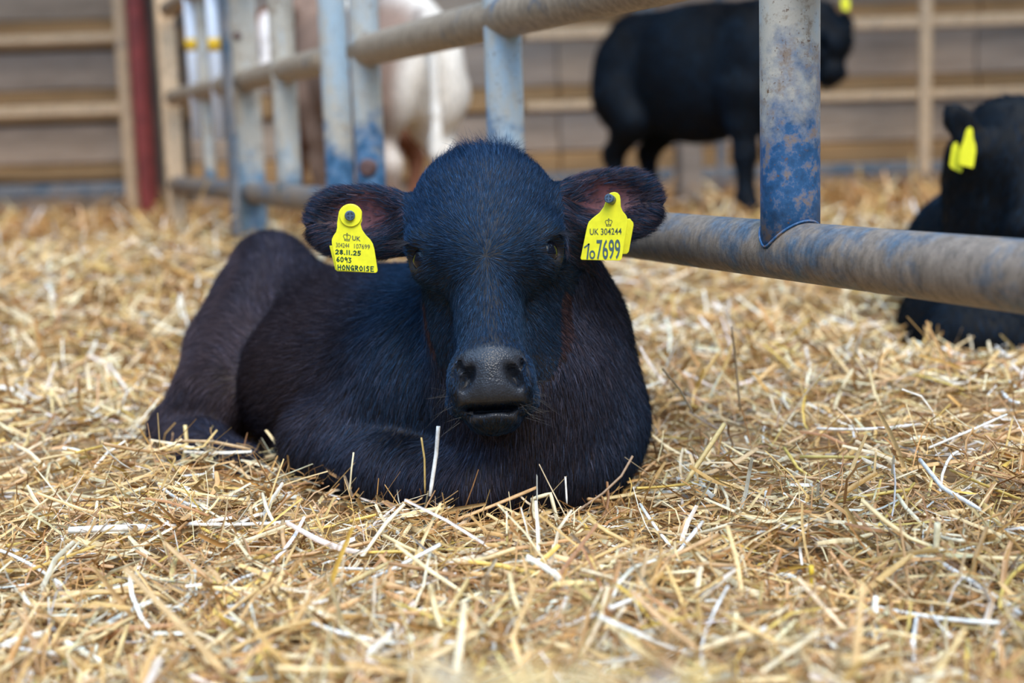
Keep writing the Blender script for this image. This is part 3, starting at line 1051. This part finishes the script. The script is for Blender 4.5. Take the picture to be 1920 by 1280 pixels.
def stud(t, px, py, rpx, l0, l1, tilt=(0, 0)):
    a = t.p(px, py, l0); b = t.p(px + tilt[0], py + tilt[1], l1)
    r = rpx * t.y / F
    o = MB().tube([a, b, b + (b - a).normalized() * .0006], [r, r, r * .86], 20).build('stud', M_stud, t.root, True)
    ax = (b - a).normalized(); e = b + ax * .0008
    s1 = ax.cross(Vector((0, 0, 1))).normalized(); s2 = ax.cross(s1)
    mb = MB()
    for k in range(4):
        an = math.pi / 4 + k * math.pi / 2
        q = [e + s1 * math.cos(an + j) * r * f_ + s2 * math.sin(an + j) * r * f_ for j, f_ in ((-.45, .35), (-.5, .72), (.5, .72), (.45, .35))]
        n0 = len(mb.v); mb.v += [tuple(x) for x in q]; mb.f.append((n0, n0 + 1, n0 + 2, n0 + 3))
    mb.build('recess_shade', M_stud_dark, o)  # flat dark patches, shade of the stud's hollows put into colour
    o.children[0].matrix_parent_inverse = Matrix.Identity(4)
    return o


YT = 1.765
tl = Tag('ear_tag', 'yellow ear tag with green handwriting on the ear at the left', YT, 657, 450)
tl.plate('front_plate', arc(657, 405, 23, 200, 340, 12) + [(678.5, 414), (676, 421), (679, 431), (686, 441), (694, 449), (699, 457), (702, 468), (708, 506), (707, 510), (704, 511.5), (634, 506.5), (631.5, 504), (622, 456), (622, 449), (625, 442), (630, 435), (632, 427), (632, 418)])
tl.plate('back_plate', [(612, 464), (640, 462), (694, 470), (697, 512), (694, 515.5), (627, 512.5), (623, 509)], -.030)
tl.plate('collar', arc(658, 404, 20.5, 0, 345, 24), .0030, .003)
stud(tl, 656, 404, 9.5, .003, .007, (1.5, -.5))
tl.strokes('crown_emblem', 'X', 643, 451, 658.5, 452.5, 15, 1.0, M_ink, glyphs=CROWN)
tl.print_('lettering', 'UK', 660.5, 450, 676, 452, 8.6, M_ink, .012)
tl.print_('lettering', '304244', 630, 463, 655, 464.3, 8.4, M_ink, .0)
tl.print_('lettering', '107699', 664, 465.2, 693.5, 467, 8.6, M_ink, .0)
tl.strokes('handwriting', '28.11.25', 629, 475.5, 676.5, 478.5, 7.6, 1.9, M_ink_green, .25)
tl.strokes('handwriting', '6093', 631, 490, 659, 492.5, 9, 1.7, M_ink_green, .22)
tl.strokes('handwriting', 'HONGROISE', 633, 505, 701, 508.5, 8.6, 1.9, M_ink_green, .25)

YT2 = 1.760
tr = Tag('ear_tag', 'yellow ear tag with large printed number 107699 on the ear at the right', YT2, 1133, 440)
tr.plate('front_plate', [(1136, 377), (1137.5, 370), (1141, 364), (1146, 361), (1152.5, 360), (1158, 361.5), (1162, 366), (1163.5, 374), (1164, 387.5), (1167.5, 396), (1173, 402), (1176, 408), (1177, 416), (1166, 484), (1164, 487.5), (1160, 488.5), (1090, 487), (1088.5, 484), (1101, 424), (1104, 416), (1111, 409), (1124, 399), (1132, 388)])
tr.plate('back_plate', [(1140, 420), (1185, 412), (1191.5, 420), (1192, 425), (1183, 475), (1179, 479.5), (1140, 481)], -.030)
stud(tr, 1147, 375, 8.6, .0, .012, (-7, -4))
tr.strokes('crown_emblem', 'X', 1134, 424.5, 1148.5, 424, 15, 1.0, M_ink, glyphs=CROWN)
tr.print_('lettering', 'UK', 1106, 440, 1122.5, 439.6, 11.5, M_ink, .008)
tr.print_('lettering', '304244', 1126.5, 440, 1165.5, 439, 12, M_ink, .008)
STROKES['|'] = [[(.05, .78), (.95, 1.0), (.6, 0)]]
tr.strokes('lettering', '|', 1096, 484.5, 1104.5, 484.5, 27, 3.0, M_ink_blue)
tr.print_('lettering', 'o', 1105, 485, 1116, 485, 24, M_ink_blue, .012)
tr.print_('lettering', '7699', 1118.5, 485.5, 1163, 484.5, 36, M_ink_blue, .014)

# ------------------------------------------------------------------ animals farther off
def finish(name, fld, label, colour, loc, eyes=(), mat=None, fur=None):
    V, Q = fld.mesh()
    N = vnormals(V, Q)
    c = colour(V, N)
    root = empty(name, loc); tag(root, label, 'calf')
    body_object('body', V, Q, c, np.zeros(len(V)), root, mat or M_coat_far)
    for e in eyes:
        sphere('eye', e, .0185, M_eye, root)
    if fur:
        n, ln, rd = fur
        p, nn, vi = scatter(V, Q, N, (V[:, 2] > .0) * 1.0, n)
        d = np.array([.1, .35, -.8]) + .5 * np.stack([wob(p, 9, 1), wob(p, 8, 4), wob(p, 10, 8)], 1)
        d -= nn * (d * nn).sum(1, keepdims=True); d /= np.linalg.norm(d, axis=1, keepdims=True) + 1e-6
        cc = np.array([.010, .018, .030]) * np.exp(RNG.normal(0, .4, (n, 1)))  # blue in the coat colour lends it the sky's sheen
        tag(hair_object('fur', p, d, nn, ln * RNG.uniform(.6, 1.3, n), np.full(n, .3), cc, rd * RNG.uniform(.7, 1.3, n), root, M_fur, 4, .15), kind='stuff')
    return root


def standing(f, T, head=True, tail=True, deep=1.0, headpose=None):
    """a standing calf: T maps calf coordinates (x forward, y left, z up) into the place"""
    E = lambda c, r, k=.05: f.ell(T(c), r, T.R, k)
    C = lambda pts, rad, k=.04: f.chain([T(q) for q in pts], rad, k)
    E((-.02, 0, .60), (.40, .20, .225 * deep)); E((-.36, 0, .66), (.20, .185, .21)); E((.30, 0, .60), (.19, .175, .25))
    C([(-.40, 0, .80), (.30, 0, .80)], [.085, .085], .08)
    for s in (1, -1):
        E((-.40, s * .10, .58), (.15, .10, .22))
        C([(-.38, s * .11, .52), (-.30, s * .125, .42), (-.44, s * .115, .27), (-.42, s * .11, .09), (-.39, s * .11, .03)], [.13, .085, .042, .034, .042])
        C([(.30, s * .10, .52), (.29, s * .10, .40), (.30, s * .10, .26), (.30, s * .10, .09), (.325, s * .10, .03)], [.10, .062, .044, .033, .042])
    if tail:
        C([(-.54, 0, .80), (-.60, 0, .70), (-.605, 0, .45), (-.60, 0, .30)], [.035, .022, .018, .032], .02)
    if headpose is None:
        C([(.34, 0, .70), (.56, 0, .86)], [.155, .095], .06)
    else:
        C([(.32, 0, .70), headpose], [.165, .095], .06)


class Turn:
    def __init__(s, loc, rz, sc=1.0):
        s.M = Matrix.Translation(loc) @ Matrix.Rotation(rz, 4, 'Z') @ Matrix.Scale(sc, 4)
        m = Matrix.Rotation(rz, 3, 'Z'); s.R = np.array([m.col[i][:] for i in range(3)])

    def __call__(s, p):
        return np.array((s.M @ Vector(p))[:])


# black calf standing behind the rail
YS = 6.1
hb = P(1290, 340, YS)
zg = P(1300, 402, YS).z
T = Turn((hb.x + .075, YS, zg), math.radians(-48), 1.0)
f = Field((hb.x - .75, YS - .95, zg - .03), (hb.x + 1.15, YS + .7, zg + 1.15), .012)
hp = P(1566, 60, YS - .40)
hl = T.M.inverted() @ Vector(hp)
standing(f, T, deep=1.30, tail=False, headpose=(hl.x - .03, hl.y, hl.z - .04))
hs = Head(hp, math.radians(16), -.1, .55, 1.0)
hs.build(f, ((1, 0, .55), (-1, 0, -.2)), False)


def coat_black(V, N):
    return np.tile([.0035, .0037, .0045], (len(V), 1))


finish('calf', f, 'black calf standing behind the near gate post with its head turned', coat_black, (hb.x, YS, zg), [hs.g((.0735, .015, -.053)), hs.g((-.0735, .015, -.053))], fur=(24000, .028, .0010))

# black calf lying at the right edge
YR = 2.95
h0 = P(1925, 290, YR - .05)
f = Field((.55, YR - .75, -.05), (1.75, YR + .9, .70), .011)
hr = Head(h0, math.radians(22), .05, -.10, .98)
hr.build(f, ((1, 0, 0),), False)
# the near ear stands up at the side
f.cone(hr.g((-.06, .045, -.09)), hr.g((-.11, .05, -.09)), .035, .030, .025)
e1 = P(1836, 275, YR); e2 = P(1786, 212, YR)
ed = (e2 - e1).normalized(); ew = Vector((0, -1, 0)); ev = ed.cross(ew).normalized()
f.ell(((e1 + e2) / 2)[:], (.072, .036, .016), [ed[:], ev[:], ew[:]], .02)
f.cone(e1[:], e2[:], .022, .006, .02)
f.ell(((e1 + e2) / 2 + ew * .022)[:], (.045, .026, .018), [ed[:], ev[:], ew[:]], .008, True)
nk = h0 + Vector((-.02, .15, -.06))
f.chain([nk[:], (h0.x + .03, YR + .12, .16)], [.105, .145], .06)
f.ell((h0.x + .12, YR + .40, .14), (.22, .42, .20), None, .06)
f.ell((h0.x - .10, YR + .04, .04), (.13, .18, .12), None, .05)
a = P(1765, 620, YR - .15)
f.chain([(h0.x - .08, YR + .05, .05), (a.x + .05, a.y, .045), (a.x + .25, a.y - .13, .03)], [.09, .070, .05], .05)
finish('calf', f, 'black calf lying at the right edge beyond the low rail', coat_black, (h0.x, YR + .2, 0), [hr.g((-.0735, .015, -.053))], fur=(26000, .020, .00055))
tg = Tag('ear_tag', 'yellow ear tag pair on the upright ear at the right edge', YR - .10, 1812, 285, -.25)
tg.plate('front_plate', [(1811, 246), (1815, 239), (1820, 238), (1824, 243), (1825, 260), (1829, 270), (1830, 284), (1826, 310), (1824, 315), (1800, 309), (1797, 304), (1801, 276), (1806, 265)])
tg.plate('back_plate', [(1790, 268), (1795, 266), (1800, 280), (1806, 318), (1803, 324), (1785, 316), (1781, 309), (1786, 275)], -.018)
ts = Tag('ear_tag', 'small yellow tag on the ear of the standing black calf', YS - .56, 1586, 8)
ts.plate('front_plate', [(1582, -8), (1588, -8), (1593, 4), (1592, 20), (1580, 18), (1577, 2)])

# brown and white calf seen from behind
YC = 5.0
rb = P(815, 200, YC)
zc = .12
T2 = Turn((rb.x - .28, YC + .52, zc), math.radians(118), 1.0)
f = Field((rb.x - 1.0, YC - .3, zc - .05), (rb.x + .5, YC + 1.5, zc + 1.1), .014)
standing(f, T2, deep=1.0)
hq = T2((.66, 0, .90))
hh = Head(hq, math.radians(30), 0, math.radians(208))
hh.build(f, ((1, 0, 0), (-1, 0, 0)), False)


def coat_pied(V, N):
    l = np.array([(T2.M.inverted() @ Vector(v))[:] for v in V])
    w = smooth(-.12, .12, .22 * wob(l, 9, 2) - 2.2 * (l[:, 1] - .09) - .35 * smooth(-.2, .2, l[:, 0]))
    br = np.array([.25, .165, .125]); wh = np.array([.80, .74, .66])
    return br + (wh - br) * w[:, None]


finish('calf', f, 'brown and white calf seen from behind through the gate', coat_pied, (rb.x, YC + .4, zc))

# brown calf with a white blaze looking through the far gate
YD = 6.3
hb2 = P(497, 70, YD)
T3 = Turn((hb2.x + .28, YD + .62, .12), math.radians(-118), 1.0)
f = Field((hb2.x - .5, YD - .35, .06), (hb2.x + 1.1, YD + 1.5, 1.35), .014)
hl = T3.M.inverted() @ (hb2 + Vector((0, .12, 0)))
standing(f, T3, headpose=(hl.x, hl.y, hl.z))
h3 = Head(hb2, math.radians(14), 0, -.15)
h3.build(f, ((1, 0, 0), (-1, 0, 0)), False)


def coat_blaze(V, N):
    l = h3.l(V)
    w = np.exp(-(l[:, 0] / .034) ** 4) * (l[:, 2] > -.07) * (l[:, 1] < .12) * (l[:, 1] > -.27)
    br = np.array([.20, .085, .05]); wh = np.array([.78, .74, .72])
    return br + (wh - br) * w[:, None]


finish('calf', f, 'brown calf with a white blaze looking through the far gate', coat_blaze, (hb2.x + .2, YD + .5, .12), [h3.g((.0735, .015, -.053)), h3.g((-.0735, .015, -.053))])

# ------------------------------------------------------------------ straw
PAL = np.array([[.80, .60, .31], [.70, .46, .18], [.58, .33, .12], [.86, .73, .50], [.42, .22, .085], [.86, .83, .78], [.72, .50, .12], [.62, .38, .18]])
PW = np.array([.20, .14, .13, .19, .13, .11, .03, .07])


def straw_strips(base, az, tilt, roll, length, width, bend, cols, seg=3):
    """bent, folded blades: three points across, seg lengths"""
    n = len(base)
    t = np.stack([np.cos(az) * np.cos(tilt), np.sin(az) * np.cos(tilt), np.sin(tilt)], 1)
    up = np.array([0, 0, 1.0]); s = np.cross(t, up); s /= np.linalg.norm(s, axis=1, keepdims=True) + 1e-9
    m = np.cross(s, t)
    c, sn = np.cos(roll)[:, None], np.sin(roll)[:, None]
    s, m = s * c + m * sn, -s * sn + m * c
    bd = RNG.normal(0, 1, (n, 3)) * bend[:, None]
    rows = []
    kink = RNG.uniform(.25, .75, n)
    kv = RNG.normal(0, 1, (n, 3)) * (bend * 1.4 * (RNG.random(n) < .35))[:, None]
    for i in range(seg + 1):
        q = i / seg
        ctr = base + t * ((q - .5) * length)[:, None] + bd * (((q - .5) ** 2 - .08) * length)[:, None] + kv * (np.maximum(q - kink, 0) * length)[:, None]
        wd = width * (.55 + .45 * math.sin(math.pi * (.15 + .7 * q)))
        for a, hgt in ((-.5, 0), (0, .32), (.5, 0)):
            rows.append(ctr + s * (wd * a)[:, None] + m * (wd * hgt)[:, None])
    Vv = np.stack(rows, 1)
    k = (seg + 1) * 3
    f = []
    for i in range(seg):
        for j in range(2):
            f.append((i * 3 + j, i * 3 + j + 1, i * 3 + j + 4, i * 3 + j + 3))
    f = np.array(f)
    Qq = (np.arange(n)[:, None, None] * k + f[None]).reshape(-1, 4)
    return Vv.reshape(-1, 3), Qq, np.repeat(cols, k, 0)


def straw_cols(n, dark=0.0):
    w_ = PW + dark * np.array([0, .1, .35, 0, .35, 0, 0, .25])
    i = RNG.choice(len(PAL), n, p=w_ / w_.sum())
    c = PAL[i] * RNG.uniform(.72, 1.12, (n, 1)) * (1 + RNG.normal(0, .03, (n, 3))) * np.array([1.0, .97, .90])
    return np.clip(c, 0, .92)


def straw_object(name, parts, kind='stuff'):
    off = 0; VV = []; QQ = []; CC = []
    for (v, q, c) in parts:
        VV.append(v); QQ.append(q + off); CC.append(c); off += len(v)
    V = np.concatenate(VV); Q = np.concatenate(QQ); C = np.concatenate(CC)
    me = np_mesh(name, V, Q)
    a = me.attributes.new('col', 'FLOAT_COLOR', 'POINT')
    a.data.foreach_set('color', np.concatenate([C, np.ones((len(V), 1))], 1).astype(np.float32).ravel())
    o = link(name, me, None, M_straw)
    return o


def bed(n, y0, y1, lmin, lmax, wmin, wmax, zlo, zhi, spread=.52, tilt_sd=.22, up=.07, fat=0.0, dark=0.0):
    y = 1 / (1 / y0 - RNG.random(n) * (1 / y0 - 1 / y1))
    x = RNG.uniform(-1, 1, n) * (spread * y + .12)
    z = ZS(x, y) + RNG.uniform(zlo, zhi, n)
    L = np.exp(RNG.uniform(math.log(lmin), math.log(lmax), n)) * (1 + fat * np.maximum(y - 2.2, 0))
    W = RNG.uniform(wmin, wmax, n) * (1 + fat * np.maximum(y - 2.2, 0))
    tl_ = RNG.normal(0, tilt_sd, n)
    st = RNG.random(n) < up
    tl_[st] = RNG.uniform(.4, 1.2, st.sum())
    z = z + .35 * L * np.abs(np.sin(tl_))
    base = np.stack([x, y, z], 1)
    az = RNG.uniform(0, 2 * math.pi, n)
    keep = np.ones(n, bool)
    dirv = np.stack([np.cos(az) * np.cos(tl_), np.sin(az) * np.cos(tl_), np.sin(tl_)], 1)
    for q in (-.5, -.25, 0, .25, .5):
        keep &= fc.at(base + dirv * (L * q)[:, None]) > -.004
    keep &= ~((y < .8) & (np.abs(x) < .5) & (base[:, 2] + .5 * L * np.abs(np.sin(tl_)) > .315))
    keep &= (y > .62) | (np.abs(y - .47) < .10)
    base, az, tl_, L, W = base[keep], az[keep], tl_[keep], L[keep], W[keep]
    m = len(base)
    return straw_strips(base, az, tl_, RNG.uniform(-1.2, 1.2, m), L, W, RNG.uniform(.02, .45, m), straw_cols(m, dark))


parts = [bed(34000, .62, 2.6, .03, .11, .0026, .0070, -.024, .014),
         bed(34000, .62, 2.6, .02, .08, .0008, .0020, -.015, .018, tilt_sd=.4, up=.15, dark=1.2),
         bed(2600, .37, .57, .03, .07, .003, .006, -.02, .006, .45, .15, .0),
         bed(21000, 2.3, 5.6, .05, .12, .0035, .0075, -.02, .02, .6, .25, .10, .22),
         bed(6000, 5.4, 8.9, .05, .12, .0035, .0075, -.02, .02, .6, .25, .10, .22, 2.5)]
so = straw_object('straw_bedding', parts)
tag(so, 'loose golden straw bedding spread over the whole floor', 'straw', kind='stuff')

# long stalks that can be picked out one by one
def stalk_mesh(L, W, bend, colr, hollow=True):
    n = 6; pts = []
    b1 = RNG.normal(0, bend, 2); kk = RNG.uniform(.3, .7); kb = RNG.normal(0, bend * 1.5, 2) * (RNG.random() < .4)
    for i in range(n + 1):
        q = i / n
        pts.append(((q - .5) * L, (b1[0] * (q - .5) ** 2 + kb[0] * max(q - kk, 0)) * L, (b1[1] * .4 * (q - .5) ** 2 + kb[1] * .4 * max(q - kk, 0)) * L))
    mb = MB().tube(pts, [W / 2 * (.85 + .15 * math.sin(3 * i)) for i in range(n + 1)], 6)
    me = bpy.data.meshes.new('straw_stalk')
    vv = [(x, y, z * (.75)) for x, y, z in mb.v]
    me.from_pydata(vv, [], mb.f); me.update()
    me.polygons.foreach_set('use_smooth', [True] * len(me.polygons))
    a = me.attributes.new('col', 'FLOAT_COLOR', 'POINT')
    a.data.foreach_set('color', np.tile([*colr, 1.0], (len(vv), 1)).astype(np.float32).ravel())
    me.materials.append(M_straw)
    return me


variants = [stalk_mesh(RNG.uniform(.10, .19), RNG.uniform(.0042, .0072), .35, np.clip(PAL[i % 8] * RNG.uniform(.9, 1.15), 0, .92)) for i in range(24)]
cnt = 0
while cnt < 230:
    y = 1 / (1 / 1.0 - random.random() * (1 / 1.0 - 1 / 2.1))
    x = random.uniform(-1, 1) * .40 * y
    z = float(ZS(x, y)) + random.uniform(.008, .018)
    az = random.uniform(0, 6.28)
    if fc.at(np.array([[x + .06 * q * math.cos(az), y + .06 * q * math.sin(az), z] for q in (-1.3, -.6, 0, .6, 1.3)])).min() < .004: continue
    o = bpy.data.objects.new('straw_stalk', variants[cnt % 24]); COL.objects.link(o)
    o.location = (x, y, z); o.rotation_euler = (random.uniform(-1, 1), random.gauss(-.05, .16), az)
    hue = ['cream', 'gold', 'brown', 'pale', 'dark brown', 'white', 'yellow', 'tan'][cnt % 24 % 8]
    where = 'left of the lying calf' if x < -.25 * y else ('right of the lying calf' if x > .12 * y else 'in front of the lying calf')
    tag(o, 'long %s straw stalk loose on the near bedding %s' % (hue, where), 'straw', '%s stalks %s' % (hue, where))
    cnt += 1


def one_stalk(label, pts, w, colr, flat=.5):
    """a stalk through given points of the place"""
    pts = [Vector(p) for p in pts]
    fine = []
    for a, b in zip(pts[:-1], pts[1:]):
        for i in range(4): fine.append(a.lerp(b, i / 4))
    fine.append(pts[-1])
    base = min(fine, key=lambda p: p.z)
    mb = MB().tube(fine, [w / 2] * (len(fine) - 1) + [w / 3], 8)
    mb.v = [tuple(Vector(p) - base) for p in mb.v]
    o = mb.build('straw_stalk', M_straw, None, True)
    o.location = base
    a = o.data.attributes.new('col', 'FLOAT_COLOR', 'POINT')
    a.data.foreach_set('color', np.tile([*colr, 1.0], (len(o.data.vertices), 1)).astype(np.float32).ravel())
    tag(o, label, 'straw', 'stalks that stand out from the bedding')


WHT = (.90, .90, .88); GLD = (.62, .44, .16); BRN = (.30, .17, .07); YEL = (.75, .52, .04); CRM = (.80, .70, .46)
one_stalk('white stalk standing upright in front of the calf below its chin', [P(822, 799, 1.69), P(818, 850, 1.69), P(806, 930, 1.68)], .0052, WHT)
one_stalk('thin gold stalk standing just left of the white upright stalk', [P(790, 820, 1.70), P(796, 860, 1.70), P(797, 925, 1.70)], .0026, GLD)
one_stalk('thin pale stalk standing in front of the folded foreleg', [P(663, 848, 1.74), P(659, 880, 1.73), P(655, 925, 1.73)], .0024, CRM)
one_stalk('brown knobbly seed stem leaning against the calf brisket', [P(1186, 855, 1.72), P(1165, 892, 1.70), P(1130, 925, 1.69), P(1072, 965, 1.68)], .0034, (.36, .24, .15))
one_stalk('short white stalk upright at the calf brisket', [P(1060, 893, 1.68), P(1063, 945, 1.67)], .0026, WHT)
one_stalk('tall thin brown stem standing among the straw right of the calf', [P(1372, 612, 2.05), P(1380, 680, 2.05), P(1388, 770, 2.03)], .0036, (.34, .24, .14))
one_stalk('dark stem leaning left among the straw right of the calf', [P(1242, 691, 1.98), P(1275, 730, 1.96), P(1300, 775, 1.93)], .0030, (.22, .15, .07))
one_stalk('long yellow stalk lying level on the bedding at the right', [Pz(1500, 856, .035), Pz(1620, 857, .04), Pz(1735, 862, .035)], .0044, (.68, .52, .16))
one_stalk('broad white stalk lying level at the left', [Pz(130, 994, .03), Pz(210, 990, .032), Pz(285, 988, .03)], .0085, WHT)
one_stalk('white bent stalk with a joint lying at the right', [Pz(1725, 862, .05), Pz(1768, 915, .045), Pz(1838, 955, .035)], .0055, WHT)
one_stalk('cream stalk bent like a hoop under the calf chin', [P(1004, 985, 1.64), P(998, 935, 1.65), P(1032, 925, 1.65), P(1046, 978, 1.63)], .0050, CRM)
one_stalk('bright yellow short stalk low down at the right', [P(1521, 1060, 1.36), P(1524, 1110, 1.36), P(1513, 1190, 1.34)], .0052, YEL)
one_stalk('long gold stalk lying aslant at the bottom middle', [Pz(1062, 1085, .03), Pz(1130, 1145, .035), Pz(1205, 1215, .025)], .0058, GLD)
one_stalk('long gold stalk lying aslant left of the bottom middle', [Pz(520, 1180, .02), Pz(620, 1110, .03), Pz(735, 1052, .03)], .0050, (.70, .54, .26))
one_stalk('dark brown withered leaf stem lying below the calf brisket', [P(800, 1018, 1.58), P(825, 1028, 1.57), P(852, 1048, 1.55), P(848, 1075, 1.54)], .0085, (.10, .05, .015))
one_stalk('cream stalk leaning up at the right side of the calf', [P(1358, 795, 1.78), P(1325, 845, 1.75), P(1285, 905, 1.72)], .0066, (.70, .52, .22))
one_stalk('white stalk leaning up near the lower right corner', [P(1758, 980, 1.42), P(1755, 1030, 1.42), P(1742, 1110, 1.40)], .0070, CRM)
one_stalk('gold stalk standing at the left beside the hind leg', [P(347, 797, 1.99), P(350, 830, 1.98), P(340, 880, 1.96)], .0060, (.72, .55, .24))
one_stalk('brown stalk lying across the heap over the hind foot', [P(330, 826, 1.96), P(400, 828, 1.95), P(470, 842, 1.94)], .0048, (.55, .36, .18))
